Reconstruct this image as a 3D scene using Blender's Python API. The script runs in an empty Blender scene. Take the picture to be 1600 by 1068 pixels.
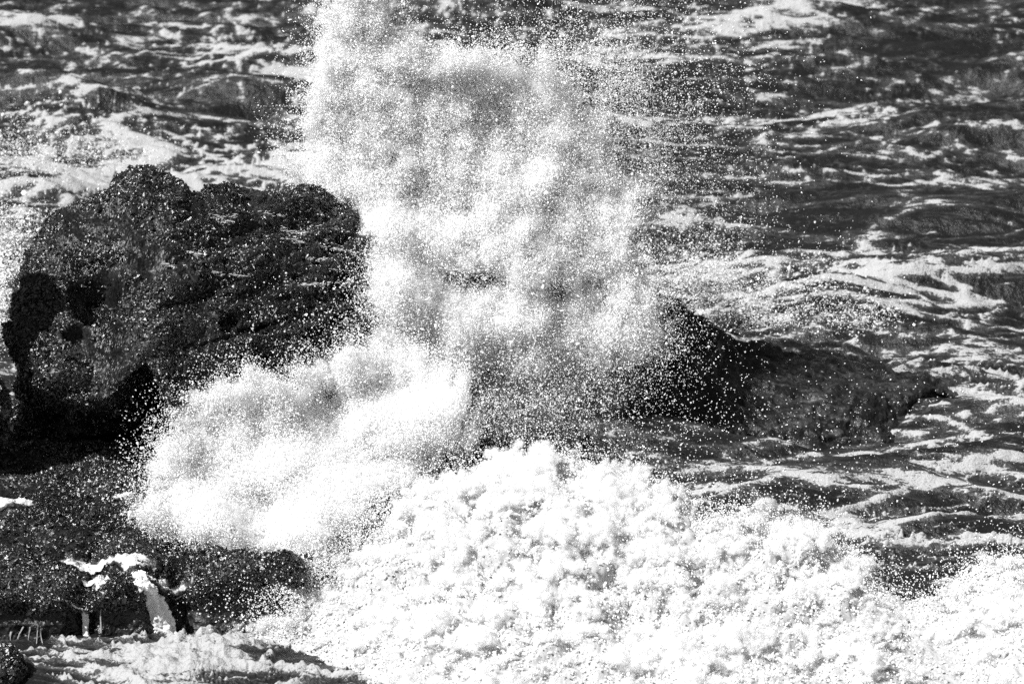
import bpy, math
import numpy as np

# ------------------------------------------------------------------ camera, sky, sun, exposure
sc = bpy.context.scene
R = math.radians
H, PITCH, HFOV = 12.0, R(13.0), R(14.0)
cd = bpy.data.cameras.new("camera")
cd.angle = HFOV
cd.clip_end = 6000
cd.dof.use_dof = True
cd.dof.focus_distance = 44.0
cd.dof.aperture_fstop = 2.4
cam = bpy.data.objects.new("camera", cd)
cam.location = (0, 0, H)
cam.rotation_euler = (R(90) - PITCH, 0, 0)
sc.collection.objects.link(cam)
sc.camera = cam

to_sun = np.array([-0.52, -0.38, 0.76]); to_sun /= np.linalg.norm(to_sun)
elev = math.asin(to_sun[2]); azim = math.atan2(to_sun[0], to_sun[1])
w = bpy.data.worlds.new("World"); sc.world = w; w.use_nodes = True
nt = w.node_tree
sky = nt.nodes.new("ShaderNodeTexSky"); sky.sky_type = 'NISHITA'; sky.sun_disc = False
sky.sun_elevation = elev; sky.sun_rotation = azim
sep = nt.nodes.new("ShaderNodeSeparateColor")           # black-and-white film behind a red filter
nt.links.new(sky.outputs[0], sep.inputs[0])
bg = nt.nodes["Background"]; bg.inputs[1].default_value = 0.05
nt.links.new(sep.outputs[0], bg.inputs[0])
sl = bpy.data.lights.new("sun", 'SUN'); sl.energy = 4.6; sl.angle = R(0.5); sl.color = (1, 1, 1)
so = bpy.data.objects.new("sun", sl); sc.collection.objects.link(so)
from mathutils import Vector
so.rotation_euler = Vector(to_sun).to_track_quat('Z', 'Y').to_euler()
so.location = (-30, 0, 40)
sc.view_settings.view_transform = 'Standard'; sc.view_settings.look = 'None'
sc.view_settings.exposure = 0.58; sc.view_settings.gamma = 1.0
sc.cycles.use_denoising = False
sc.cycles.caustics_reflective = False; sc.cycles.caustics_refractive = False
sc.cycles.max_bounces = 22; sc.cycles.volume_bounces = 16; sc.cycles.sample_clamp_direct = 3.0; sc.cycles.sample_clamp_indirect = 2.0; sc.cycles.volume_step_rate = 2.0; sc.cycles.diffuse_bounces = 12; sc.cycles.glossy_bounces = 3
sc.cycles.transmission_bounces = 6

# ------------------------------------------------------------------ helpers
rng = np.random.default_rng(7)
F = 800 / math.tan(HFOV / 2)
CP, SP = math.cos(PITCH), math.sin(PITCH)
def at(px, py, Y):
    """the point at ground distance Y seen at a pixel of the 1600 wide photograph (numpy friendly)"""
    dx = (np.asarray(px, float) - 800) / F; dy = (534 - np.asarray(py, float)) / F
    t = Y / (CP + dy * SP)
    return np.stack(np.broadcast_arrays(dx * t, Y, H + t * (-SP + dy * CP)), -1)
def on_sea(px, py, z=0.0):
    dx = (np.asarray(px, float) - 800) / F; dy = (534 - np.asarray(py, float)) / F
    t = (H - z) / (SP - dy * CP)
    return dx * t, t * (CP + dy * SP)
def zat(py, Y):
    return float(at(800, py, Y)[2])

_p = np.random.default_rng(3).permutation(256); _p = np.concatenate([_p, _p, _p])
_g = np.random.default_rng(4).normal(size=(256, 3)); _g /= np.linalg.norm(_g, axis=1)[:, None]
_g = _g.astype(np.float32)
def noise(P):
    P = np.asarray(P, np.float32)
    out = np.empty(len(P), np.float32)
    for s in range(0, len(P), 400000):
        q = P[s:s + 400000]; i = np.floor(q).astype(np.int64); f = q - i; i &= 255
        u = f * f * f * (f * (f * 6 - 15) + 10)
        r = np.zeros(len(q), np.float32)
        for a in (0, 1):
            wx = u[:, 0] if a else 1 - u[:, 0]
            pa = _p[i[:, 0] + a]
            for b in (0, 1):
                wy = u[:, 1] if b else 1 - u[:, 1]
                pb = _p[pa + i[:, 1] + b]
                for c in (0, 1):
                    wz = u[:, 2] if c else 1 - u[:, 2]
                    g = _g[_p[pb + i[:, 2] + c]]
                    r += wx * wy * wz * (g[:, 0] * (f[:, 0] - a) + g[:, 1] * (f[:, 1] - b) + g[:, 2] * (f[:, 2] - c))
        out[s:s + 400000] = r
    return out * 1.5
def fbm(P, octv=4, gain=0.5, lac=2.03):
    r = 0; a = 1.0; P = np.asarray(P, np.float32)
    for k in range(octv):
        r = r + a * noise(P + 17.3 * k); P = P * lac; a *= gain
    return r
def billow(P, octv=4, gain=0.5, lac=2.1):
    r = 0; a = 1.0; P = np.asarray(P, np.float32)
    for k in range(octv):
        r = r + a * 2.4 * np.abs(noise(P + 9.1 * k)); P = P * lac; a *= gain
    return r
def sst(a, b, x):
    t = np.clip((x - a) / (b - a), 0, 1); return t * t * (3 - 2 * t)
def xyz(x, y, z=0):
    return np.stack(np.broadcast_arrays(x, y, z), -1)

def mesh_obj(name, V, faces, mat, parent=None, smooth=False, attrs=None):
    V = np.ascontiguousarray(V, np.float32); faces = np.ascontiguousarray(faces, np.int32)
    me = bpy.data.meshes.new(name); n, k = faces.shape
    me.vertices.add(len(V)); me.vertices.foreach_set("co", V.ravel())
    me.loops.add(n * k); me.loops.foreach_set("vertex_index", faces.ravel())
    me.polygons.add(n); me.polygons.foreach_set("loop_start", np.arange(0, n * k, k, dtype=np.int32))
    me.polygons.foreach_set("use_smooth", np.full(n, smooth, bool))
    me.materials.append(mat)
    for an, av in (attrs or {}).items():
        me.attributes.new(an, 'FLOAT', 'POINT').data.foreach_set("value", np.ascontiguousarray(av, np.float32))
    me.update(calc_edges=True)
    o = bpy.data.objects.new(name, me); sc.collection.objects.link(o)
    if parent: o.parent = parent
    return o
def tag(o, label=None, cat=None, group=None, kind=None):
    for k, v in (("label", label), ("category", cat), ("group", group), ("kind", kind)):
        if v: o[k] = v
    return o
def grid_faces(nr, nc, flip=False):
    i = np.arange(nr * nc).reshape(nr, nc)
    f = np.stack([i[:-1, :-1], i[:-1, 1:], i[1:, 1:], i[1:, :-1]], -1).reshape(-1, 4)
    return f[:, ::-1] if flip else f
def grid_normals(G):
    du = np.gradient(G, axis=0); dv = np.gradient(G, axis=1)
    n = np.cross(dv, du); return n / (np.linalg.norm(n, axis=-1, keepdims=True) + 1e-9)
def cr(P, n):
    """Catmull-Rom through the rows of P along axis 0, n samples spread by arc length"""
    P = np.asarray(P, float); m = len(P)
    d = np.linalg.norm(np.diff(P.reshape(m, -1), axis=0), axis=1) + 1e-6
    s = np.concatenate([[0], np.cumsum(d)]); u = np.linspace(0, s[-1], n)
    k = np.clip(np.searchsorted(s, u, 'right') - 1, 0, m - 2); t = (u - s[k]) / d[k]
    ex = np.concatenate([[2 * P[0] - P[1]], P, [2 * P[-1] - P[-2]]])
    a, b, c, e = ex[k], ex[k + 1], ex[k + 2], ex[k + 3]
    t = t.reshape((-1,) + (1,) * (P.ndim - 1))
    return 0.5 * (2 * b + (c - a) * t + (2 * a - 5 * b + 4 * c - e) * t * t + (3 * b - a - 3 * c + e) * t ** 3)
def loft(sections, ns, nx):
    """sections: (n, k, 3) control points -> (ns, nx, 3) surface"""
    S = np.asarray(sections, float)
    S = cr(S, nx)                                     # along x
    return cr(np.swapaxes(S, 0, 1), ns)

# templates for drops
TET = (np.array([[1, 1, 1], [1, -1, -1], [-1, 1, -1], [-1, -1, 1]], float) * 0.85, np.array([[0, 1, 2], [0, 3, 1], [0, 2, 3], [1, 3, 2]]))
OCT = (np.array([[1, 0, 0], [-1, 0, 0], [0, 1, 0], [0, -1, 0], [0, 0, 1], [0, 0, -1]], float),
       np.array([[0, 2, 4], [2, 1, 4], [1, 3, 4], [3, 0, 4], [2, 0, 5], [1, 2, 5], [3, 1, 5], [0, 3, 5]]))
def ico():
    t = (1 + 5 ** .5) / 2
    v = np.array([[-1, t, 0], [1, t, 0], [-1, -t, 0], [1, -t, 0], [0, -1, t], [0, 1, t], [0, -1, -t], [0, 1, -t], [t, 0, -1], [t, 0, 1], [-t, 0, -1], [-t, 0, 1]], float)
    f = [[0, 11, 5], [0, 5, 1], [0, 1, 7], [0, 7, 10], [0, 10, 11], [1, 5, 9], [5, 11, 4], [11, 10, 2], [10, 7, 6], [7, 1, 8], [3, 9, 4], [3, 4, 2], [3, 2, 6], [3, 6, 8], [3, 8, 9], [4, 9, 5], [2, 4, 11], [6, 2, 10], [8, 6, 7], [9, 8, 1]]
    return v / np.linalg.norm(v[0]), np.array(f)
ICO = ico()
def rot(n):
    q = rng.normal(size=(n, 4)); q /= np.linalg.norm(q, axis=1)[:, None]
    a, b, c, d = q.T
    return np.stack([np.stack([1 - 2 * (c * c + d * d), 2 * (b * c - a * d), 2 * (b * d + a * c)], -1),
                     np.stack([2 * (b * c + a * d), 1 - 2 * (b * b + d * d), 2 * (c * d - a * b)], -1),
                     np.stack([2 * (b * d - a * c), 2 * (c * d + a * b), 1 - 2 * (b * b + c * c)], -1)], 1)
def drops(tpl, P, r, stretch=0.5, jag=0.0):
    v, f = tpl; n = len(P)
    s = np.exp(rng.normal(0, stretch * .5, (n, 1, 3))) * r[:, None, None]
    X = v[None] * s
    if jag: X = X * (1 + rng.normal(0, jag, (n, len(v), 1)))
    X = np.einsum('nij,nkj->nki', rot(n), X) + P[:, None]
    Fc = f[None] + (np.arange(n) * len(v))[:, None, None]
    return X.reshape(-1, 3), Fc.reshape(-1, 3)
def join(parts):
    V, Fc, o = [], [], 0
    for v, f in parts:
        V.append(v); Fc.append(f + o); o += len(v)
    return np.concatenate(V), np.concatenate(Fc)

# ------------------------------------------------------------------ materials
def new_mat(name):
    m = bpy.data.materials.new(name); m.use_nodes = True
    n = m.node_tree; n.nodes.clear()
    return m, n, n.nodes.new("ShaderNodeOutputMaterial")
def grey(v): return (v, v, v, 1)
def foam_shader(n, albedo=0.9, trans=0.45, gloss=0.0):
    d = n.nodes.new("ShaderNodeBsdfDiffuse"); d.inputs[0].default_value = grey(albedo)
    t = n.nodes.new("ShaderNodeBsdfTranslucent"); t.inputs[0].default_value = grey(albedo)
    mx = n.nodes.new("ShaderNodeMixShader"); mx.inputs[0].default_value = trans
    n.links.new(d.outputs[0], mx.inputs[1]); n.links.new(t.outputs[0], mx.inputs[2])
    if not gloss: return mx
    g = n.nodes.new("ShaderNodeBsdfGlossy"); g.inputs[0].default_value = grey(1); g.inputs[1].default_value = 0.18
    m2 = n.nodes.new("ShaderNodeMixShader"); m2.inputs[0].default_value = gloss
    n.links.new(mx.outputs[0], m2.inputs[1]); n.links.new(g.outputs[0], m2.inputs[2])
    return m2
def mat_foam(name, **k):
    m, n, out = new_mat(name); s = foam_shader(n, **k); n.links.new(s.outputs[0], out.inputs[0]); return m
M_SPRAY = mat_foam("spray_water", albedo=0.99, trans=0.22, gloss=0.05)
M_FOAM = mat_foam("sea_foam", albedo=0.52, trans=0.2, gloss=0.02)

def noise_node(n, scale, detail=4, rough=0.55, coord=None, vec=None):
    t = n.nodes.new("ShaderNodeTexNoise"); t.inputs["Scale"].default_value = scale
    t.inputs["Detail"].default_value = detail; t.inputs["Roughness"].default_value = rough
    if coord: n.links.new(coord, t.inputs["Vector"])
    return t
def math_node(n, op, a, b=None, c=None):
    m = n.nodes.new("ShaderNodeMath"); m.operation = op
    for i, v in enumerate((a, b, c)):
        if v is None: continue
        if isinstance(v, (int, float)): m.inputs[i].default_value = v
        else: n.links.new(v, m.inputs[i])
    return m.outputs[0]
def maprange(n, v, a, b, c=0, d=1):
    m = n.nodes.new("ShaderNodeMapRange"); m.interpolation_type = 'SMOOTHSTEP'
    n.links.new(v, m.inputs[0])
    for i, q in enumerate((a, b, c, d)): m.inputs[1 + i].default_value = q
    return m.outputs[0]
def bump(n, h, strength, dist):
    b = n.nodes.new("ShaderNodeBump"); b.inputs["Strength"].default_value = strength; b.inputs["Distance"].default_value = dist
    n.links.new(h, b.inputs["Height"]); return b.outputs[0]

# sea: dark water with white foam where the foam amount (a mesh attribute) and a fine lace of noise say so
def mat_sea(name, white, lo=0.42, hi=0.66, v0=.012, v1=.07, rough=.36):
    m, n, out = new_mat(name)
    tc = n.nodes.new("ShaderNodeTexCoord").outputs["Object"]
    at_ = n.nodes.new("ShaderNodeAttribute"); at_.attribute_name = "foam"
    mpg = n.nodes.new('ShaderNodeMapping'); n.links.new(tc, mpg.inputs[0]); mpg.inputs['Scale'].default_value = (.42, 1.15, 1); tx = mpg.outputs[0]
    fine = noise_node(n, 9, 6, 0.65, tx); fine2 = noise_node(n, 34, 3, 0.6, tc)
    fm = math_node(n, 'ADD', at_.outputs["Fac"], math_node(n, 'MULTIPLY', math_node(n, 'SUBTRACT', fine.outputs[0], 0.5), 1.25))
    fm = math_node(n, 'ADD', fm, math_node(n, 'MULTIPLY', math_node(n, 'SUBTRACT', fine2.outputs[0], 0.5), 0.5))
    mask = maprange(n, fm, lo, hi)
    veil = maprange(n, fm, 0.0, 0.75, v0, v1)          # thin milky bubbles under the surface
    wa = n.nodes.new("ShaderNodeBsdfPrincipled")
    comb = n.nodes.new("ShaderNodeCombineColor")
    for i in range(3): n.links.new(veil, comb.inputs[i])
    n.links.new(comb.outputs[0], wa.inputs["Base Color"])
    wa.inputs["Roughness"].default_value = rough; wa.inputs["IOR"].default_value = 1.33
    rip = noise_node(n, 7, 5, 0.6, tc)
    n.links.new(bump(n, rip.outputs[0], 0.8, 0.08), wa.inputs["Normal"])
    fo = n.nodes.new("ShaderNodeBsdfDiffuse"); fo.inputs[0].default_value = grey(white)
    n.links.new(bump(n, fm, 0.8, 0.05), fo.inputs["Normal"])
    mx = n.nodes.new("ShaderNodeMixShader")
    n.links.new(mask, mx.inputs[0]); n.links.new(wa.outputs[0], mx.inputs[1]); n.links.new(fo.outputs[0], mx.inputs[2])
    n.links.new(mx.outputs[0], out.inputs[0])
    return m
M_SEA = mat_sea("sea_water", 0.43, .45, .58)
M_POOL = mat_sea("pool_foam", 0.66)
M_RUN = mat_sea("water_over_rock", 0.36, .48, .9, .016, .075, .26)

def mat_rock(name, base=0.02, rough=0.34, spec=0.5):
    m, n, out = new_mat(name)
    tc = n.nodes.new("ShaderNodeTexCoord").outputs["Object"]
    a = noise_node(n, 1.7, 5, 0.6, tc); b = noise_node(n, 26, 4, 0.6, tc)
    col = math_node(n, 'MULTIPLY', maprange(n, a.outputs[0], 0.3, 0.7, 0.55, 1.5), maprange(n, b.outputs[0], 0.3, 0.75, base * .5, base * 1.9))
    comb = n.nodes.new("ShaderNodeCombineColor")
    for i in range(3): n.links.new(col, comb.inputs[i])
    p = n.nodes.new("ShaderNodeBsdfPrincipled"); n.links.new(comb.outputs[0], p.inputs["Base Color"])
    n.links.new(maprange(n, a.outputs[0], 0.35, 0.65, rough - .08, rough + .14), p.inputs["Roughness"])
    p.inputs["Specular IOR Level"].default_value = spec
    n.links.new(bump(n, b.outputs[0], 0.6, 0.02), p.inputs["Normal"])
    n.links.new(p.outputs[0], out.inputs[0]); return m
M_ROCK = mat_rock("wet_rock", 0.012, .30)
M_WEED = mat_rock("wet_seaweed", 0.012, 0.25, 1.3)

# ------------------------------------------------------------------ the sea
def gauss(x, y, cx, cy, sx, sy):
    return np.exp(-((x - cx) / sx) ** 2 - ((y - cy) / sy) ** 2)
wr = np.random.default_rng(21)
WAVES = []
for lam in (9.0, 6.1, 4.3, 3.4, 2.6, 2.1, 1.7, 1.35, 1.1, .9, .74, .6, .5, .42):
    for _ in range(2):
        th = R(-96 + wr.normal(0, 24)); k = 2 * math.pi / lam
        WAVES.append((k * math.cos(th), k * math.sin(th), 0.0205 * lam ** .85 * wr.uniform(.7, 1.2), wr.uniform(0, 6.28)))
# hand-set swells: px, py (on the water), half-width x, half-width y, height
HUMPS = [(1320, 625, 1.7, 1.2, -.2), (1010, 640, 1.2, .9, .25), (1050, 690, 1.3, .6, .22), (1330, 690, 1.6, .7, .2), (110, 200, 1.5, .9, .38), (60, 290, 1.3, 1.2, .5),
         (1390, 440, 1.8, 1.2, .2), (1300, 340, 3.2, 1.6, .4), (1120, 20, 4, 2.4, .5), (700, 15, 3, 2, .5), (300, 120, 3.0, 1.6, .35),
         (1540, 560, .7, .4, .2), (1480, 860, 1.1, .45, .3), (1200, 760, 1.2, .4, .18), (260, 1045, .6, .2, .06), (350, 1020, .4, .2, .07)]
HUMPS = [(*on_sea(a, b), c, d, e) for a, b, c, d, e in HUMPS]
def sea_h(x, y):
    h = np.zeros_like(x)
    for kx, ky, a, ph in WAVES:
        s = np.sin(kx * x + ky * y + ph + 0.6 * np.sin(0.31 * x + 0.22 * y + ph * 3))
        h += a * (s - 0.35 * np.abs(s) * (1 - s) + .25 * s * s)
    d = np.hypot(x, y - 55)
    h *= np.exp(-(np.maximum(d - 60, 0) / 250) ** 2) * (0.12 + 0.88 * sst(39.5, 47, y))
    for cx, cy, sx, sy, a in HUMPS: h += a * gauss(x, y, cx, cy, sx, sy)
    return h
NR, NC = 900, 1250
yf = 1 / np.linspace(1 / 36.5, 1 / 92.0, NR)
ye = np.concatenate([[-120, -40, 0, 15, 25, 30, 33, 35, 36], yf, [95, 100, 108, 120, 140, 170, 220, 300, 450, 800, 1600, 4000]])
uf = np.linspace(-0.16, 0.16, NC)
ue = np.concatenate([[-60, -20, -8, -3, -1.2, -.6, -.35, -.25, -.2, -.175], uf, [.175, .2, .25, .35, .6, 1.2, 3, 8, 20, 60]])
Yg, Ug = np.meshgrid(ye, ue, indexing='ij')
Xg = Ug * np.maximum(Yg, 33)
hz = sea_h(Xg, Yg)
P2 = xyz(Xg, Yg).reshape(-1, 3)
hz += (0.035 * fbm(P2 * [1.6, 1.6, 0], 3) + 0.012 * noise(P2 * [6, 6, 1])).reshape(hz.shape) * (np.abs(Ug) < .2)
# how much foam: px, py, spread in px, spread in py, amount
FOAM = [(420, 90, 110, 45, .34), (330, 60, 120, 40, .2), (250, 240, 220, 45, .5), (60, 250, 130, 70, .40), (420, 250, 120, 40, .3), (100, 70, 200, 12, .2), (20, 330, 60, 60, .5),
        (640, 10, 130, 25, .3), (900, 95, 90, 14, .38), (1180, 100, 90, 16, .34), (1230, 60, 120, 10, .15), (1300, 190, 260, 45, .22), (1450, 265, 200, 26, .38), (1150, 290, 130, 20, .2),
        (1060, 440, 120, 40, .4), (1240, 480, 170, 20, .34), (1400, 440, 130, 30, .15), (1540, 470, 110, 50, .18), (1500, 560, 130, 30, .3), (1300, 550, 150, 18, .34),
        (1550, 660, 110, 80, .18), (1200, 640, 60, 30, .12), (1450, 700, 160, 60, .14), (1230, 740, 200, 40, .22), (1040, 650, 70, 18, .22), (1150, 800, 200, 60, .3), (1450, 830, 190, 70, .28), (1550, 1000, 400, 150, .55), (800, 1040, 500, 80, .7), (230, 1040, 180, 40, .4), (330, 1012, 120, 30, .4), (120, 1006, 90, 9, .5),
        (80, 1045, 60, 10, -.6), (510, 1030, 40, 12, -.35), (1450, 80, 170, 40, -.28), (150, 100, 160, 14, -.22), (1400, 340, 260, 32, -.32), (1050, 45, 100, 22, -.2), (1250, 590, 150, 24, -.35), (1180, 640, 260, 30, -.22), (950, 620, 200, 45, -.3), (20, 225, 60, 8, -.4)]
fo_ = np.zeros_like(Xg)
vis = (Yg > 30) & (Yg < 100)
with np.errstate(all='ignore'):
    t_ = 1 / np.maximum(Yg * CP + H * SP, 1)
    PX = 800 + F * Xg * t_; PY = 534 - F * (Yg * SP - H * CP) * t_      # where a spot of flat water lies, used to set patch centres in metres
for a, b, c, d, e in FOAM: fo_ += .62 * e * gauss(PX, PY, a, b, c, d) * vis
wp = np.stack([fbm(P2 * [.55, .45, 0] + 5, 2), fbm(P2 * [.55, .45, 0] + 55, 2), np.zeros(len(P2))], -1) * 0.7
Q = P2 + wp; Q[:, 1] += 3.2 * np.where(np.abs(hz.ravel()) < 2, hz.ravel(), 0)
ridge = 1 - 2.1 * np.abs(noise(Q * [.34, .8, 0] + 3.1)); ridge2 = 1 - 2.1 * np.abs(noise(Q * [.75, 1.9, 0] + 8.7)); ridge3 = 1 - 1.9 * np.abs(noise(Q * [1.7, 4.2, 0] + 1.7))
patch = fbm(P2 * [.16, .3, 0] + 31, 3)
lace = np.maximum(np.maximum(ridge, ridge2 * .97 + .0), ridge3 * .86)
slope = np.gradient(hz, axis=0) / np.gradient(Yg, axis=0)
dens = np.clip(fo_ + .28 * patch.reshape(fo_.shape) - .25 * np.clip(-slope, -.4, .4) + .1 * np.clip(hz - .1, -.3, .4), -.6, .5)
fo_ = .5 + 1.5 * (lace.reshape(fo_.shape) - .95 + .46 * dens)
lumps = np.where(Yg < 42, 1, .25) * sst(.35, .8, fo_) * (.045 * billow(P2 * [3.2, 4.5, 0], 3, .6) * (np.abs(P2[:, 0]) < 8)).reshape(fo_.shape)
foam_lift = lumps + sst(.3, .8, fo_) * (0.5 + .5 * noise(P2 * 4.5).reshape(fo_.shape)) * .05
sea = mesh_obj("sea", np.stack([Xg, Yg, hz + foam_lift], -1).reshape(-1, 3), grid_faces(*Xg.shape), M_SEA, smooth=True, attrs={"foam": fo_.ravel()})
tag(sea, "dark choppy sea streaked with white foam around the rocks", "sea", kind="structure")

# ------------------------------------------------------------------ rocks
def crust(name, G, Nn, parent, count, size, keep=None):
    """a wet crust of seaweed and mussels growing on a rock's surface: one part of the rock"""
    k = rng.integers(0, G.shape[0] * G.shape[1], count)
    P = G.reshape(-1, 3)[k]; nn = Nn.reshape(-1, 3)[k]
    dens = fbm(P * 1.6 + 40, 3) + 0.25 * rng.normal(size=count)
    ok = dens > -0.12
    if keep is not None: ok &= keep(P)
    P, nn = P[ok], nn[ok]; n_ = len(P)
    P = P + nn * rng.uniform(-.2, .9, (n_, 1)) * size + rng.normal(0, size * .5, (n_, 3))
    V, Fc = drops(OCT, P, size * np.exp(rng.normal(-.15, .35, n_)), stretch=.8)
    o = mesh_obj(name, V, Fc, M_WEED, parent); o["kind"] = "stuff"
    return o
def relief(G, amp=(.16, .06, .022, .009), scale=(1.1, 3.2, 9, 26), strata=0.0, pits=()):
    Nn = grid_normals(G); P = G.reshape(-1, 3); d = 0
    for a, s in zip(amp, scale):
        d = d + a * (noise(P * s + 3 * s) * .6 + (.5 - np.abs(noise(P * s + 7 * s)) * 1.4) * .6)
    if strata:
        q = P * [.5, .5, 4.2] + .35 * np.stack([noise(P * .9 + 2)] * 3, -1)
        d = d + strata * (np.abs(noise(q)) * 2 - .5)
        band = sst(-3.9, -2.6, P[:, 0]) + .25; q = P * [1.1, 1.1, 11] + .5 * np.stack([noise(P * 1.3 + 5)] * 3, -1)
        d = d + .36 * strata * band * (np.abs(noise(q)) * 2 - .5) + .16 * strata * band * noise(P * [2, 2, 26])
    for c, r, dep in pits:
        e = np.linalg.norm((P - c) / r, axis=1); d = d - dep * (1 - sst(.55, 1.05, e + .18 * noise(P * 4)))
    d = d - np.mean(d)
    G2 = G + Nn * d.reshape(G.shape[:2] + (1,))
    return G2, grid_normals(G2)

# the big boulder: cross-sections along its length, each from its foot round the undercut, lip, face, crest and back
def boulder_section(px, foot, lip, mid, crest, back):
    """foot=(py,Y), lip=(py,Y), mid=(py,Y), crest=(py,Y), back=(Y)"""
    X = (px - 800) / F * 44.6
    f, l, m, c = [(Y, zat(py + dp, Y)) for (py, Y), dp in ((foot, 0), (lip, 0), (mid, 6), (crest, 14))]
    pts = [(f[0] + .25, -.6), (f[0], f[1]), (f[0] + .35, .6 * f[1] + .4 * l[1]), (l[0] + .25, l[1] - .08), (l[0], l[1] + .06),
           ((l[0] + m[0]) / 2 - .06, (l[1] + m[1]) / 2 + .06), m, ((m[0] + c[0]) / 2 - .05, (m[1] + c[1]) / 2 + .08), c,
           (c[0] + .5, c[1] - .24), (back - .2, c[1] * .45), (back, -.6)]
    return [(X, y, z) for y, z in pts]
secs = [
    boulder_section(12,  (720, 43.9), (520, 43.6), (500, 43.9), (478, 44.3), 44.9),
    boulder_section(24,  (745, 43.7), (525, 42.9), (460, 43.6), (425, 44.6), 45.6),
    boulder_section(48,  (755, 43.6), (540, 42.5), (440, 43.3), (362, 44.7), 46.2),
    boulder_section(90,  (765, 43.5), (580, 42.2), (430, 43.2), (312, 44.9), 46.8),
    boulder_section(135, (768, 43.4), (626, 42.0), (430, 43.2), (284, 45.0), 47.0),
    boulder_section(165, (770, 43.4), (630, 42.0), (430, 43.2), (264, 45.1), 47.2),
    boulder_section(200, (770, 43.4), (612, 42.1), (430, 43.2), (252, 45.1), 47.2),
    boulder_section(237, (770, 43.4), (576, 42.3), (430, 43.2), (262, 45.1), 47.3),
    boulder_section(265, (770, 43.4), (608, 42.2), (430, 43.2), (270, 45.1), 47.3),
    boulder_section(300, (770, 43.0), (690, 42.2), (440, 43.3), (291, 45.2), 47.3),
    boulder_section(340, (770, 42.8), (710, 42.4), (450, 43.5), (276, 45.5), 47.4),
    boulder_section(400, (770, 42.9), (715, 42.7), (450, 43.9), (285, 45.8), 47.7),
    boulder_section(460, (770, 43.1), (715, 43.0), (460, 44.2), (297, 46.1), 48.0),
    boulder_section(515, (770, 43.5), (715, 43.3), (470, 44.6), (307, 46.3), 48.2),
    boulder_section(565, (760, 43.9), (710, 43.7), (490, 45.0), (345, 46.5), 48.3),
    boulder_section(640, (745, 44.4), (700, 44.3), (530, 45.4), (400, 46.8), 48.5),
    boulder_section(740, (735, 45.0), (690, 44.9), (580, 45.7), (470, 47.0), 48.5),
    boulder_section(820, (725, 45.4), (690, 45.3), (640, 45.9), (580, 46.8), 48.0)]
G = loft(secs, 620, 760)
pit = at(150, 462, 43.1); pit2 = at(355, 505, 43.3); pit3 = at(120, 520, 42.7)
G, Nn = relief(G, amp=(.15, .085, .032, .014, .008), scale=(1.1, 3.2, 9, 26, 55), strata=.10, pits=[(pit, np.array([.30, .8, .30]), .42), (pit2, np.array([.14, .5, .10]), .15), (pit3, np.array([.2, .5, .12]), .15)])
bo = mesh_obj("boulder", G.reshape(-1, 3), grid_faces(*G.shape[:2]), M_ROCK)
tag(bo, "huge black wet boulder with a humped top and undercut foot, left of the tall spray", "boulder")
BOULDER_G = G
crust("seaweed", G, Nn, bo, 260000, .0125)

# the low ridge of rock running right behind the spray
def ridge_section(px, crest, foot_y, back, w=.7):
    Y = crest[1]; z = zat(crest[0], Y); X = (px - 800) / F * (Y * 1.03)
    return [(X, foot_y - .2, -.7), (X, foot_y, -.15 - .32 * sst(1280, 1420, px)), (X, (foot_y * .6 + Y * .4), z * .5), (X, Y - .35, z * .88), (X, Y, z), (X, Y + .35, z * .9), (X, back, -.7)]
secs = [ridge_section(600, (380, 48.0), 46.3, 49.6), ridge_section(700, (395, 48.3), 46.4, 49.8), ridge_section(800, (412, 48.6), 46.6, 50.2), ridge_section(900, (430, 48.8), 46.9, 50.4),
        ridge_section(980, (446, 49.0), 47.2, 50.4), ridge_section(1040, (472, 49.0), 47.2, 50.3), ridge_section(1085, (506, 49.0), 47.2, 50.2), ridge_section(1130, (534, 49.1), 47.2, 50.2),
        ridge_section(1190, (552, 49.2), 47.3, 50.3), ridge_section(1270, (568, 49.3), 47.5, 50.4), ridge_section(1350, (582, 49.4), 47.8, 50.4), ridge_section(1420, (594, 49.5), 48.4, 50.2), ridge_section(1470, (606, 49.5), 48.9, 50.0), ridge_section(1560, (690, 49.5), 49.0, 49.9)]
G, Nn = relief(loft(secs, 260, 620), amp=(.11, .09, .04, .015), strata=.03)
Pq = G.reshape(-1, 3)
fr = .27 + .22 * fbm(Pq * [.9, 1.4, 1.4], 4) + .75 * (np.maximum(1 - 2.1 * np.abs(noise(Pq * [.7, 2.0, 2.6] + 5)), 1 - 2.1 * np.abs(noise(Pq * [1.6, 4, 5] + 9))) - .9) - .2 * sst(.6, 1.2, Pq[:, 2])
rd = mesh_obj("rock_ridge", Pq, grid_faces(*G.shape[:2]), M_RUN, smooth=True, attrs={"foam": fr})
tag(rd, "low dark rock ridge sloping down to the right into the sea behind the spray", "rock")
crust("seaweed", G, Nn, rd, 60000, .011, keep=lambda P: (P[:, 2] > .75 + .25 * noise(P * 2)) & (P[:, 0] < 2.6))

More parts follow.
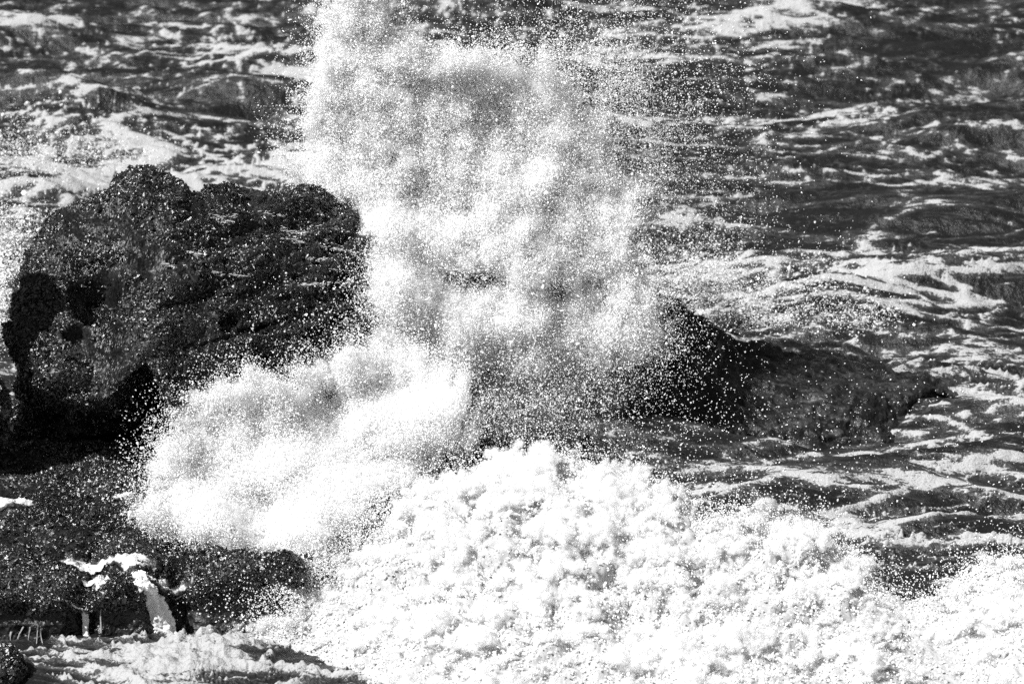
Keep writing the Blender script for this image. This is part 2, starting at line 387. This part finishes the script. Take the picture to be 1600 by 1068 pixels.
# the ledge in front on the left: flat weedy top, steep front with coves where the water falls
LEDGE_FRONT = [(-260, 1010, 880), (-120, 1010, 915), (-30, 1012, 925), (40, 1012, 930), (85, 1012, 935), (120, 1012, 948), (150, 1010, 930), (190, 1008, 905), (215, 1008, 905), (245, 1006, 918), (270, 1006, 925), (295, 1004, 915), (320, 1003, 905), (370, 1000, 892), (420, 995, 885), (455, 985, 890), (480, 960, 900)]
secs = []
for px, pf, pe in LEDGE_FRONT:
    _, Y0 = on_sea(px, pf); X = (px - 800) / F * (Y0 * 1.03)
    Y0 = float(Y0); cove = .30 * math.exp(-((px - 262) / 28) ** 2) + .18 * math.exp(-((px - 120) / 26) ** 2)
    Ye = Y0 + .10 + cove; ze = zat(pe, Ye)
    tb = sst(150, 285, px); zb = .88 * (1 - tb) + .30 * tb; zm = (1 - tb) * (ze * .8 + zb * .2 + .03) + tb * zat(866, Ye + .45)
    secs.append([(X, Y0 - .05, -.6), (X, Y0 + .12 + cove * .7, 0), (X, Y0 + .14 + cove, ze * .55), (X, Ye - .04, ze * .93), (X, Ye + .06, ze + .01), (X, Ye + .45, zm),
                 (X, 40.5, zb * .92), (X, 41.3, zb + .03), (X, 42.2, zb), (X, 43.3, zb - .05), (X, 44.4, -.6)])
G, Nn = relief(loft(secs, 420, 560), amp=(.07, .06, .035, .014), scale=(1.6, 4.2, 10, 26))
lg = mesh_obj("rock_ledge", G.reshape(-1, 3), grid_faces(*G.shape[:2]), M_ROCK)
tag(lg, "low dark weed-covered rock ledge with a steep front, in front of the boulder", "rock ledge")
crust("seaweed", G, Nn, lg, 190000, .013, keep=lambda P: P[:, 2] > .3)
LEDGE_G = G

def lump_rock(name, c, r, label, cat, amp=1.0):
    u = np.linspace(0, math.pi, 140)[:, None]; v = np.linspace(0, 2 * math.pi, 220)[None]
    S = np.stack([np.sin(u) * np.cos(v), np.sin(u) * np.sin(v), np.cos(u) + 0 * v], -1)[:, ::-1]
    G = np.sign(S) * np.abs(S) ** .85 * r + c
    G, N_ = relief(G, amp=tuple(a * amp for a in (.14, .08, .03, .012)))
    o = mesh_obj(name, G.reshape(-1, 3), grid_faces(*G.shape[:2]), M_ROCK)
    tag(o, label, cat); crust("seaweed", G, N_, o, 20000, .013); return o
lump_rock("rock", at(-6, 1075, 38.0), np.array([.26, .35, .42]), "small dark rock poking up in the bottom left corner before the ledge", "rock", .5)
lump_rock("rock_stack", np.array([-6.45, 42.25, 1.9]), np.array([1.0, .8, 2.62]), "tall dark rock at the left edge whose shadow falls on the boulder's foot", "rock")
lump_rock("rock", at(-22, 610, 46.4) * [1, 1, 0] + [0, 0, .15], np.array([.28, .5, .75]), "little dark rock in the white water behind the boulder's left end", "rock", .5)

# ------------------------------------------------------------------ water running off the ledge
def ribbon(name, path, widths, label, cat, thick=.05, lump=.03, group=None, mat=None):
    """path: world points from top to bottom; a lumpy band of falling foam with real thickness"""
    C = cr(np.asarray(path, float), 120); W = np.interp(np.linspace(0, 1, 120), np.linspace(0, 1, len(widths)), widths)
    a = np.linspace(0, 2 * math.pi, 40)
    G = C[:, None, :] + np.stack([np.cos(a)[None] * W[:, None] / 2, -np.sin(a)[None] * thick * np.minimum(1, W[:, None] / .1), 0 * a[None] + 0 * W[:, None]], -1)
    Nn = grid_normals(G); P = G.reshape(-1, 3)
    st = P * [16, 9, 3.2]
    d = (billow(st, 3) - .4) * lump * np.clip(np.repeat(W, 40) / .15, .2, 1) + .3 * lump * noise(P * 30)
    G = G - Nn * d.reshape(120, 40, 1)
    o = mesh_obj(name, G.reshape(-1, 3), grid_faces(120, 40), mat or M_FOAM, smooth=True)
    return tag(o, label, cat, group)
def ray_on_ledge(px, py, off=.0, grid=None):
    """the nearest point of the ledge seen through a pixel, moved off a little towards the sea"""
    g = (LEDGE_G if grid is None else grid).reshape(-1, 3)
    t_ = 1 / (g[:, 1] * CP - (g[:, 2] - H) * SP)
    gx = 800 + F * g[:, 0] * t_; gy = 534 + F * -(g[:, 1] * SP + (g[:, 2] - H) * CP) * t_
    e = np.hypot(gx - px, gy - py); near = e < 6
    k = np.where(near)[0]
    k = k[np.argmin(g[k, 1])] if len(k) else int(np.argmin(e))
    return g[k] + np.array([0, -off, off * .5])
def fall(pts, off): return [ray_on_ledge(a, b, off) for a, b in pts]
ribbon("waterfall", fall([(222, 893), (232, 915), (246, 940), (258, 965), (268, 990), (276, 1008)], .07), [.14, .22, .24, .24, .26, .30], "broad white cascade slanting down a cleft in the ledge front", "waterfall", .07, .035, mat=M_SPRAY)
ribbon("waterfall", fall([(114, 938), (124, 946), (133, 962), (138, 985), (140, 1010)], .04), [.03, .05, .07, .08, .09], "narrow white waterfall left of the broad cascade on the ledge", "waterfall", .03, .02, mat=M_SPRAY)
ords = ("leftmost", "second from the left", "third from the left", "fourth from the left", "rightmost")
for i, (px, py) in enumerate(((22, 985), (33, 984), (45, 984), (56, 980), (69, 984))):
    ribbon("trickle", fall([(px + 1, py), (px, py + 12), (px, py + 26)], .03), [.02, .009, .014], f"thin white trickle low on the ledge's dark left face, {ords[i]} of five", "trickle", .014, .008, "thin trickles down the ledge's left face")
ribbon("trickle", fall([(159, 922), (160, 935), (161, 960), (162, 985)], .03), [.03, .018, .012, .016], "long thin trickle between the narrow waterfall and the broad cascade", "trickle", .014, .008)
ribbon("trickle", fall([(283, 915), (280, 928), (277, 942)], .03), [.05, .03, .015], "short white trickle just right of the broad cascade's head", "trickle", .02, .01)
fl_ = []
for a, b, c, d, n_ in ((335, 336, 372, 333, 60), (345, 343, 366, 345, 50), (442, 368, 476, 376, 110), (440, 356, 490, 366, 50), (500, 350, 545, 362, 60), (505, 384, 560, 392, 70), (300, 392, 316, 396, 40), (330, 420, 352, 428, 30), (480, 400, 555, 408, 60),
                       (410, 330, 450, 334, 30), (260, 408, 275, 414, 30), (520, 420, 570, 424, 60), (510, 370, 530, 382, 40), (470, 440, 560, 446, 50), (365, 426, 380, 428, 20)):
    p0, p1 = ray_on_ledge(a, b, .02, BOULDER_G), ray_on_ledge(c, d, .02, BOULDER_G)
    t_ = rng.random((n_, 1)); fl_.append(p0 + (p1 - p0) * t_ + np.stack([rng.normal(0, .02, n_), rng.normal(0, .01, n_), .03 * noise(np.c_[t_ * 7, t_ * 0 + a, t_ * 0]) + rng.normal(0, .010, n_)], -1))
fl_ = np.concatenate(fl_); v_, f_ = drops(OCT, fl_, rng.uniform(.004, .012, len(fl_)), .4)
v_ = v_.reshape(len(fl_), -1, 3); v_ = fl_[:, None] + (v_ - fl_[:, None]) * [2.4, 1, .6]
fo_part = mesh_obj("foam_flecks", v_.reshape(-1, 3), f_, M_FOAM, bo); fo_part["kind"] = "stuff"
def pool(name, pts, label, lift=.03, N=60):
    """a sheet of white foam lying on the ledge: outline given by points, domed and lumpy"""
    P = np.array([ray_on_ledge(a, b) for a, b in pts]); c = P.mean(0)
    ring = cr(np.concatenate([P, P[:1]]), 90)[:-1]
    s = np.linspace(0, 1, N)[:, None, None]
    G = c + (ring - c)[None] * s
    Q = G.reshape(-1, 3)
    rr = np.repeat(s.ravel(), 89); dome = 1 - rr ** 4
    Q[:, :2] += .05 * rr[:, None] * np.stack([noise(Q * 7 + 2), noise(Q * 7 + 9)], -1)
    g = LEDGE_G[::2, ::2].reshape(-1, 3); g = g[(g[:, 2] > .25) & (np.abs(g[:, 0] - c[0]) < np.ptp(P[:, 0]) + .2) & (np.abs(g[:, 1] - c[1]) < np.ptp(P[:, 1]) + .3)]
    for k in range(0, len(Q), 500):                                   # lay the sheet on the rock under it
        e = (Q[k:k + 500, None, 0] - g[None, :, 0]) ** 2 + (Q[k:k + 500, None, 1] - g[None, :, 1]) ** 2
        j = np.argpartition(e, 6, axis=1)[:, :6]; Q[k:k + 500, 2] = g[j, 2].max(1)
    Q[:, 2] += lift * .5 + dome * (.006 + .014 * billow(Q * [9, 9, 9], 3)) - (1 - dome) * .02
    fa = 1.05 - .75 * rr ** 2 + .35 * fbm(Q * [5, 9, 9], 3)
    o = mesh_obj(name, Q, np.concatenate([grid_faces(N, 89), np.stack([np.arange(N - 1) * 89 + 88, np.arange(N - 1) * 89, np.arange(1, N) * 89, np.arange(1, N) * 89 + 88], -1)]), M_POOL, smooth=True, attrs={"foam": fa})
    return tag(o, label, "foam")
pool("foam_pool", [(92, 872), (125, 868), (160, 874), (215, 880), (255, 884), (245, 892), (205, 888), (160, 888), (120, 884)], "long sheet of white foam lying across the top of the ledge")
pool("foam_pool", [(130, 905), (150, 899), (172, 902), (178, 908), (160, 912), (140, 910)], "small round patch of white foam below the long foam sheet")
pool("foam_pool", [(205, 895), (240, 897), (270, 905), (296, 908), (290, 920), (270, 932), (258, 930), (235, 915)], "white foam gathered at the head of the broad cascade")
pool("foam_pool", [(-30, 779), (10, 776), (46, 777), (52, 782), (20, 786), (-20, 786)], "white water patch at the boulder's foot by the left edge")
pool("foam_pool", [(166, 776), (185, 771), (222, 771), (235, 776), (205, 779)], "pale water patch between the boulder's foot and the low burst of spray")

# ------------------------------------------------------------------ the breaking wave in front
CREST = np.array([(380, 1012, 38.9), (440, 992, 39.1), (480, 955, 39.5), (520, 912, 40.1), (560, 862, 40.8), (620, 795, 41.5), (680, 770, 41.8), (740, 740, 42.0), (800, 708, 42.1), (860, 716, 42.1), (920, 712, 42.1), (980, 745, 41.9), (1040, 758, 41.7), (1100, 800, 41.3),
                  (1160, 812, 41.2), (1230, 835, 41.0), (1300, 842, 40.8), (1350, 880, 40.5), (1410, 935, 39.9), (1450, 950, 39.6), (1500, 925, 39.7), (1560, 898, 39.8), (1640, 880, 39.8), (1800, 870, 39.8)])
cX = (CREST[:, 0] - 800) / F * CREST[:, 2] * 1.03
cY = CREST[:, 2]; cZ = .84 * np.array([zat(a, b) for a, b in CREST[:, 1:]])
nxw, nyw = 900, 560
xw = np.linspace(cX[0] - .2, cX[-1], nxw)
ycw = np.interp(xw, cX, cY); zcw = np.maximum(np.interp(xw, cX, cZ), 0.0) * (1 + .22 * noise(xyz(xw * 1.3, 4.0)) + .14 * noise(xyz(xw * 3.1, 9.0)))
sw = np.linspace(0, 1, nyw)[:, None]
yfront = np.interp(xw, [-2.6, -1.9, -1.2, 0, 2, 4, 7], [39.0, 38.4, 37.4, 36.9, 36.7, 36.5, 36.4])
yback = ycw + .9
Yw = yfront + (yback - yfront) * sw
Xw = np.broadcast_to(xw, Yw.shape)
tw = (Yw - yfront) / (ycw - yfront)
prof = np.where(tw < 1, np.sin(np.clip(tw, 0, 1) * math.pi / 2) ** .9, np.exp(-(np.maximum(tw - 1, 0) * (ycw - yfront) / .33) ** 2))
Zw = zcw * prof - .12 * (1 - sst(0, .12, sw)) - .25 * sst(.9, 1, sw)
G = np.stack([Xw, Yw, Zw], -1)
P = G.reshape(-1, 3)
wv = np.stack([noise(P * 1.1 + k) for k in (3, 13, 23)], -1) * .25
b1 = billow((P + wv) * [1.5, 1.5, 2.2], 2, .5); b2 = billow((P + wv * .5) * 4.4 + 4, 3, .55); b3 = billow(P * 19 + 8, 3, .6)
env = (prof * np.clip(zcw / .5, .3, 1)).reshape(-1)
d = env * (.30 * (b1 - .6) + .06 * (b2 - .6) + .016 * (b3 - .6)) + .004 * (b3 - .5)
holes = 0
for a, b, Y, sx, sz in ((1092, 800, 41.2, .14, .1), (1270, 755, 41.5, .3, .15), (1395, 945, 39.8, .28, .13), (1420, 1000, 39.2, .25, .1), (1190, 870, 40.6, .12, .08), (1310, 935, 39.9, .12, .1)):
    c = at(a, b, Y); holes = holes + np.exp(-((P[:, 0] - c[0]) / sx) ** 2 - ((P[:, 1] - c[1]) / (sz * 3)) ** 2)
d = .24 * np.tanh(d / .24)
d = d - .28 * np.clip(holes, 0, 1) * env
Nn = -grid_normals(G).reshape(-1, 3); Nn[Nn[:, 2] < 0] *= -1
P = P + (Nn * [.8, 1, 1]) * d[:, None]
FG = P.reshape(G.shape); FN = -grid_normals(FG); FN[FN[..., 2] < 0] *= -1
fw = mesh_obj("breaking_wave", P, grid_faces(nyw, nxw), M_FOAM, smooth=True)
tag(fw, "broad white breaking wave rolling across the foreground in front of the ridge", "wave")

def surf_drops(G, Nn, n_, spread, weight=None):
    k = rng.integers(0, G.shape[0] * G.shape[1], n_)
    if weight is not None:
        wt = weight.ravel(); k = k[rng.random(n_) < wt[k] / wt.max()]
    P = G.reshape(-1, 3)[k]; N_ = Nn.reshape(-1, 3)[k]
    off = rng.exponential(spread, (len(k), 1))
    return P + N_ * off * [.7, 1, 1] + rng.normal(0, 1, P.shape) * off * .4
vis_w = np.broadcast_to(np.clip(zcw * 2, .15, 1), Yw.shape) * (sw < .86)
crest_w = np.exp(-((tw - .98) / .12) ** 2) * np.clip(zcw * 2, .1, 1)
A1 = surf_drops(FG, FN, 24000, .04, vis_w); A2 = surf_drops(FG, FN, 15000, .04, vis_w); A3 = surf_drops(FG, FN, 260000, .16, crest_w)
A4 = surf_drops(FG, FN, 9000, .02, vis_w)
wd = mesh_obj("wave_spray", *join([drops(TET, A1, rng.uniform(.003, .009, len(A1))), drops(OCT, A2, rng.uniform(.006, .014, len(A2)), .7), drops(TET, A3, rng.uniform(.003, .008, len(A3))),
                                   drops(ICO, A4, rng.uniform(.008, .02, len(A4)), .6, .12)]), M_SPRAY)
tag(wd, "white spray and froth flying off the breaking foreground wave", "spray", kind="stuff")

# ------------------------------------------------------------------ the spray thrown up against the rocks
def seg_dist(P, poly):
    """signed distance of the points P to a closed outline (inside positive)"""
    poly = np.asarray(poly, float); d = np.full(len(P), 1e9); ins = np.zeros(len(P), bool)
    for a, b in zip(poly, np.roll(poly, -1, 0)):
        ab = b - a; t = np.clip(((P - a) @ ab) / (ab @ ab), 0, 1)
        d = np.minimum(d, np.hypot(*(P - a - t[:, None] * ab).T))
        c = (a[1] > P[:, 1]) != (b[1] > P[:, 1])
        ins ^= c & (P[:, 0] < (b[0] - a[0]) * (P[:, 1] - a[1]) / (b[1] - a[1] + 1e-9) + a[0])
    return np.where(ins, d, -d)
class Sheet:
    """a torn sheet of spray: outline, thickness over it, its own distance over it"""
    def __init__(self, poly, tau, impact, dist, edge=14, spike=26, mods=(), thick=.16):
        p = np.asarray(poly, float); lo = p.min(0) - 170; hi = p.max(0) + 170; self.c = 5.0
        gx, gy = np.arange(lo[0], hi[0], self.c), np.arange(lo[1], hi[1], self.c)
        X, Y = np.meshgrid(gx, gy); Q = np.stack([X.ravel(), Y.ravel()], -1)
        v = Q - impact; ang = np.arctan2(v[:, 1], v[:, 0]); rad = np.hypot(*v.T)
        j = noise(np.stack([ang * 9, rad * .004, 0 * ang + 3], -1)) + .7 * noise(np.stack([ang * 24, rad * .008, 0 * ang + 8], -1)) + .5 * noise(np.stack([Q[:, 0] * .03, Q[:, 1] * .03, 0 * ang], -1))
        d = seg_dist(Q, poly) + spike * j
        den = tau * np.where(d > 0, .35 + .65 * sst(0, 40, d), .35 * np.exp(d / edge) + .006 * np.exp(d / 50))
        for mx_, my, sx, sy, f in mods: den *= 1 + (f - 1) * gauss(Q[:, 0], Q[:, 1], mx_, my, sx, sy)
        den[den < .004] = 0
        self.coarse = .15
        self.Q, self.den, self.dist, self.thick = Q, den, np.asarray(dist, float), thick
    def points(self, r, scale, gate=.5, sharp=.8, thick=1.0, power=1.0, least=0):
        w_ = np.where(self.den > least, self.den, 0) ** power; m = 45.5 / F
        n_ = int(scale * w_.sum() * (self.c * m) ** 2 / (1.6 * r * r))
        k = rng.choice(len(w_), n_, p=w_ / w_.sum()); q = self.Q[k] + rng.uniform(-.5, .5, (n_, 2)) * self.c
        wt = 1 / ((q[:, None, 0] - self.dist[:, 0]) ** 2 + (q[:, None, 1] - self.dist[:, 1]) ** 2 + 900) ** 1.5
        P = at(q[:, 0], q[:, 1], (wt * self.dist[:, 2]).sum(1) / wt.sum(1))
        P[:, 1] += self.thick * (1.3 * noise(P * [1.1, 0, 1.1]) + 1.0 * noise(P * [3.5, 0, 3.5]) + thick * rng.normal(0, 1, n_))
        wv = np.stack([noise(P * 1.3 + k_) for k_ in (1, 11, 21)], -1) * .3
        e = P * [1, .5, 1] + wv
        nz = self.coarse * noise(e * 2.1) + .4 * (1 - 3 * np.abs(noise(e * 4.6 + 3))) + .5 * (1 - 3 * np.abs(noise(e * 11 + 7))) + .35 * (1 - 3 * np.abs(noise(e * 23 + 1)))
        return P[rng.random(n_) < np.clip(gate + sharp * nz, .02, 1)]
PL = Sheet([(515, 325), (488, 270), (484, 190), (498, 110), (525, 55), (542, -20), (572, -20), (590, 60), (640, 82), (720, 88), (800, 95), (880, 120), (930, 160), (965, 220), (975, 300), (985, 380), (1005, 450), (1018, 520), (1000, 550),
            (900, 562), (760, 566), (700, 590), (610, 585), (560, 575), (560, 525), (585, 450), (585, 375), (550, 335)], 3.0, (760, 620),
           [(545, 40, 47.2), (530, 200, 47.2), (540, 300, 46.9), (600, 380, 45.9), (605, 470, 45.0), (600, 560, 44.5), (670, 300, 47.1), (720, 380, 46.8), (660, 220, 47.2), (700, 550, 45.4), (800, 540, 46.4), (920, 540, 46.8), (1000, 520, 47.0), (700, 300, 47.2), (800, 200, 47.6), (950, 250, 47.8), (960, 420, 47.3), (760, 430, 46.6)],
           mods=[(755, 436, 100, 42, .04), (690, 430, 40, 30, .5), (875, 455, 45, 42, .06), (860, 395, 40, 26, .5), (900, 170, 90, 60, .45), (960, 230, 50, 80, .45), (800, 110, 130, 30, .5), (535, 200, 34, 120, 1.7), (610, 450, 40, 110, 1.5), (800, 540, 200, 25, 1.6), (985, 480, 36, 70, 1.5), (672, 285, 40, 35, 1.5)])
BU = Sheet([(478, 600), (530, 560), (600, 555), (690, 570), (725, 620), (735, 690), (690, 735), (620, 770), (560, 815), (500, 850), (430, 855), (330, 850), (225, 842), (212, 815), (245, 770), (252, 710), (280, 650), (330, 622), (400, 612), (450, 612)], 2.0, (640, 860),
           [(230, 820, 40.7), (330, 840, 40.5), (270, 700, 41.6), (330, 650, 42.4), (420, 640, 42.8), (420, 760, 42.0), (520, 600, 43.9), (620, 580, 44.4), (600, 680, 43.4), (720, 680, 43.6), (560, 800, 41.6), (480, 840, 40.7)],
           mods=[(570, 780, 90, 55, .35), (690, 730, 70, 50, .4), (480, 640, 120, 60, 1.4), (330, 730, 60, 90, 1.3), (560, 620, 120, 50, 1.4)])
DK = Sheet([(740, 590), (840, 575), (980, 570), (1000, 600), (930, 650), (880, 700), (780, 710), (740, 670)], .16, (760, 620), [(780, 600, 45), (900, 620, 45.4), (800, 690, 44.5)], edge=60, spike=15, thick=.4)
RT = Sheet([(880, 50), (990, 90), (1040, 160), (1050, 300), (1020, 400), (990, 380), (985, 250), (940, 160), (860, 100)], .34, (760, 620), [(950, 100, 47.9), (1030, 250, 48.2), (1010, 390, 47.8)], edge=70, spike=40, thick=.5)
LF = Sheet([(560, 400), (585, 400), (580, 480), (540, 560), (470, 605), (430, 600), (520, 540), (555, 470)], .30, (640, 620), [(570, 420, 44.9), (540, 540, 44.2), (450, 600, 43.3)], edge=16, spike=20, thick=.3)
FT = Sheet([(425, 985), (440, 930), (470, 880), (520, 850), (560, 820), (560, 860), (500, 930), (470, 985)], .55, (520, 960), [(430, 960, 38.9), (500, 880, 39.9), (560, 830, 40.9)], edge=22, spike=16, thick=.1)
def spray(name, sheets, label, fine, mid, lump):
    p1 = np.concatenate([s_.points(.004, fine, .62) for s_ in sheets]); p2 = np.concatenate([s_.points(.008, mid, .5) for s_ in sheets]); p3 = np.concatenate([s_.points(.02, lump, .1, .9) for s_ in sheets])
    o = mesh_obj(name, *join([drops(TET, p1, rng.uniform(.0025, .006, len(p1)), .8), drops(OCT, p2, np.minimum(np.exp(rng.normal(-5.05, .36, len(p2))), .0095), .8), drops(ICO, p3, np.minimum(np.exp(rng.normal(-4.35, .3, len(p3))), .02), .6, .12)]), M_SPRAY)
    return tag(o, label, "spray", kind="stuff")
spray("spray_plume", [PL, LF], "tall white plume of spray bursting up behind the boulder's right shoulder", 1.2, 1.3, .45)
spray("spray_burst", [BU], "low white burst of spray in front of the boulder over the ledge", 1.0, 1.0, .35)
spray("spray_drops", [DK, RT, FT], "scattered drops flung out around the plume over the dark water", .9, .42, .02)
far = []
for px, py, sx, sy, Y, n_ in ((1150, 640, 230, 60, 45.5, 800), (1350, 720, 180, 70, 43.5, 500), (1050, 150, 120, 110, 48.4, 1700), (1090, 330, 70, 70, 48.4, 1100), (380, 930, 60, 45, 39.0, 500), (450, 500, 70, 60, 43.5, 350), (240, 720, 22, 50, 41.8, 350)):
    far.append(at(px + sx * rng.normal(0, 1, n_), py + sy * rng.normal(0, 1, n_), Y + .5 * rng.normal(0, 1, n_)))
far = np.concatenate(far)
fl = mesh_obj("stray_drops", *drops(OCT, far, np.minimum(np.exp(rng.normal(-5.1, .4, len(far))), .011), .5), M_SPRAY)
tag(fl, "stray single drops high over the sea and the dark rocks", "spray", kind="stuff")
# smaller splashes on the water behind
B1 = Sheet([(1030, 470), (1040, 410), (1090, 395), (1140, 400), (1175, 430), (1230, 440), (1290, 430), (1310, 460), (1200, 475), (1100, 500)], .8, (1120, 520), [(1050, 440, 52.5), (1150, 420, 53.4), (1280, 450, 53.6)], edge=22, mods=[(1240, 440, 60, 30, .3)])
B2 = Sheet([(1180, 498), (1300, 488), (1400, 482), (1400, 496), (1280, 508)], .7, (1280, 560), [(1180, 500, 51.8), (1400, 490, 51.8)], edge=10, spike=8)
B3 = Sheet([(-30, 210), (40, 200), (100, 215), (200, 235), (240, 250), (100, 262), (-30, 268)], .7, (60, 330), [(0, 230, 60), (200, 245, 59.5)], edge=18, spike=16)
B4 = Sheet([(-30, 310), (20, 330), (50, 350), (30, 430), (10, 520), (-30, 540)], 1.2, (0, 560), [(0, 340, 53), (20, 500, 48.5)], edge=14, spike=14)
for bl, lab in (([B1, B2], "small splash of spray on the water behind the ridge"), ([B3, B4], "broken white water splashing behind the boulder on the left")):
    p1 = np.concatenate([b_.points(.005, .6) for b_ in bl]); p2 = np.concatenate([b_.points(.009, .6, .4) for b_ in bl]); p3 = np.concatenate([b_.points(.025, .3, .15, .9) for b_ in bl])
    o = mesh_obj("splash", *join([drops(TET, p1, rng.uniform(.003, .007, len(p1)), .8), drops(OCT, p2, rng.uniform(.006, .013, len(p2)), 1.0), drops(ICO, p3, np.exp(rng.normal(-4.1, .3, len(p3))), .6, .12)]), M_SPRAY)
    tag(o, lab, "splash", kind="stuff")

# the finest drops hang together as mist: a real fog volume grown from the same torn sheets
def mist(name, P, radius, density, label, voxel=.05, grain=7, white=1.0):
    me = bpy.data.meshes.new(name); me.vertices.add(len(P)); me.vertices.foreach_set("co", np.ascontiguousarray(P, np.float32).ravel()); me.update()
    me.attributes.new("r", 'FLOAT', 'POINT').data.foreach_set("value", np.broadcast_to(np.float32(radius), len(P)).astype(np.float32))
    o = bpy.data.objects.new(name, me); sc.collection.objects.link(o)
    m, n, out = new_mat(name)
    pv = n.nodes.new("ShaderNodeVolumePrincipled"); pv.inputs["Color"].default_value = grey(.99); nn_ = noise_node(n, grain, 3, .6, n.nodes.new("ShaderNodeTexCoord").outputs["Object"]); at_ = n.nodes.new("ShaderNodeAttribute"); at_.attribute_name = "density"; n.links.new(math_node(n, "MULTIPLY", maprange(n, nn_.outputs[0], .38, .62, .05, 1.95), at_.outputs["Fac"]), pv.inputs["Density"]); pv.inputs["Density Attribute"].default_value = ""; pv.inputs["Anisotropy"].default_value = 0.0
    n.links.new(pv.outputs[0], out.inputs["Volume"])
    g = bpy.data.node_groups.new(name, 'GeometryNodeTree')
    g.interface.new_socket("Geometry", in_out='INPUT', socket_type='NodeSocketGeometry'); g.interface.new_socket("Geometry", in_out='OUTPUT', socket_type='NodeSocketGeometry')
    gi, go = g.nodes.new("NodeGroupInput"), g.nodes.new("NodeGroupOutput")
    mp = g.nodes.new("GeometryNodeMeshToPoints"); na = g.nodes.new("GeometryNodeInputNamedAttribute"); na.data_type = 'FLOAT'; na.inputs["Name"].default_value = "r"; g.links.new(na.outputs["Attribute"], mp.inputs["Radius"])
    pvn = g.nodes.new("GeometryNodePointsToVolume"); pvn.resolution_mode = 'VOXEL_SIZE'
    pvn.inputs["Density"].default_value = density; pvn.inputs["Voxel Size"].default_value = voxel; g.links.new(na.outputs["Attribute"], pvn.inputs["Radius"])
    sm = g.nodes.new("GeometryNodeSetMaterial"); sm.inputs["Material"].default_value = m
    g.links.new(gi.outputs[0], mp.inputs[0]); g.links.new(mp.outputs[0], pvn.inputs[0]); g.links.new(pvn.outputs[0], sm.inputs[0]); g.links.new(sm.outputs[0], go.inputs[0])
    md = o.modifiers.new("mist", 'NODES'); md.node_group = g
    me.materials.append(m)
    return tag(o, label, "mist", kind="stuff")
pm = np.concatenate([PL.points(.05, 7, .95, .5, .6, 1.0, .7), BU.points(.05, 5, .85, .5, .6, 1.0, .5)])
mist("spray_mist", pm, np.clip(np.exp(rng.normal(-3.0, .3, len(pm))), .03, .085), 9.0, "fine white mist inside the plume and the low burst of spray", .04, 9)
pv_ = DK.points(.07, 8, 1, 0, 1, 1, .10)
mist("thin_veil", pv_, .26, .07, "thin veil of drifting spray in front of the low ridge", .08, 3)
kc = rng.integers(0, nxw * nyw, 34000); wt = (np.clip(prof, .05, 1) ** .35 * np.clip(zcw / .6, .25, 1) * (sw < .9)).ravel()[kc]
kc = kc[rng.random(len(kc)) < .055 * wt]
pc, rc = [], []
def shell(m_):
    v = rng.normal(0, 1, (m_, 3)); v /= np.linalg.norm(v, axis=1)[:, None]; v[:, 2] = np.abs(v[:, 2]) * 1.1; v[:, 1] = -np.abs(v[:, 1]); return v
for k in kc:
    R0 = min(.21, np.exp(rng.normal(-2.3, .55))) * (.6 + .5 * min(1, zcw[k % nxw])); c0 = FG.reshape(-1, 3)[k]
    for v in shell(int(rng.integers(7, 13))):
        R1 = R0 * rng.uniform(.3, .6); c1 = c0 + v * R0 * rng.uniform(.3, 1)
        m2 = int(rng.integers(4, 9)); pc.append(c1 + shell(m2) * R1 * rng.uniform(.3, 1.1, (m2, 1))); rc.append(R1 * rng.uniform(.3, .65, m2))
pc, rc = np.concatenate(pc), np.concatenate(rc) * .85
pc = pc + .07 * np.stack([noise(pc * 5 + k) for k in (2, 12, 22)], -1) + .03 * np.stack([noise(pc * 15 + k) for k in (4, 14, 24)], -1)
mist("wave_mist", pc, np.maximum(rc, .018), 26.0, "soft billowing puffs of froth on the foreground wave", .018, 22, .80)
kd = rng.integers(0, len(pc), 70000); vd = shell(70000)
sp = pc[kd] + vd * (rc[kd] * rng.uniform(.7, 1.25, 70000))[:, None]
fr_ = mesh_obj("froth_drops", *drops(TET, sp, rng.uniform(.002, .006, len(sp)), .8), M_SPRAY)
tag(fr_, "tiny bright drops of froth sparkling on the foreground wave", "spray", kind="stuff")
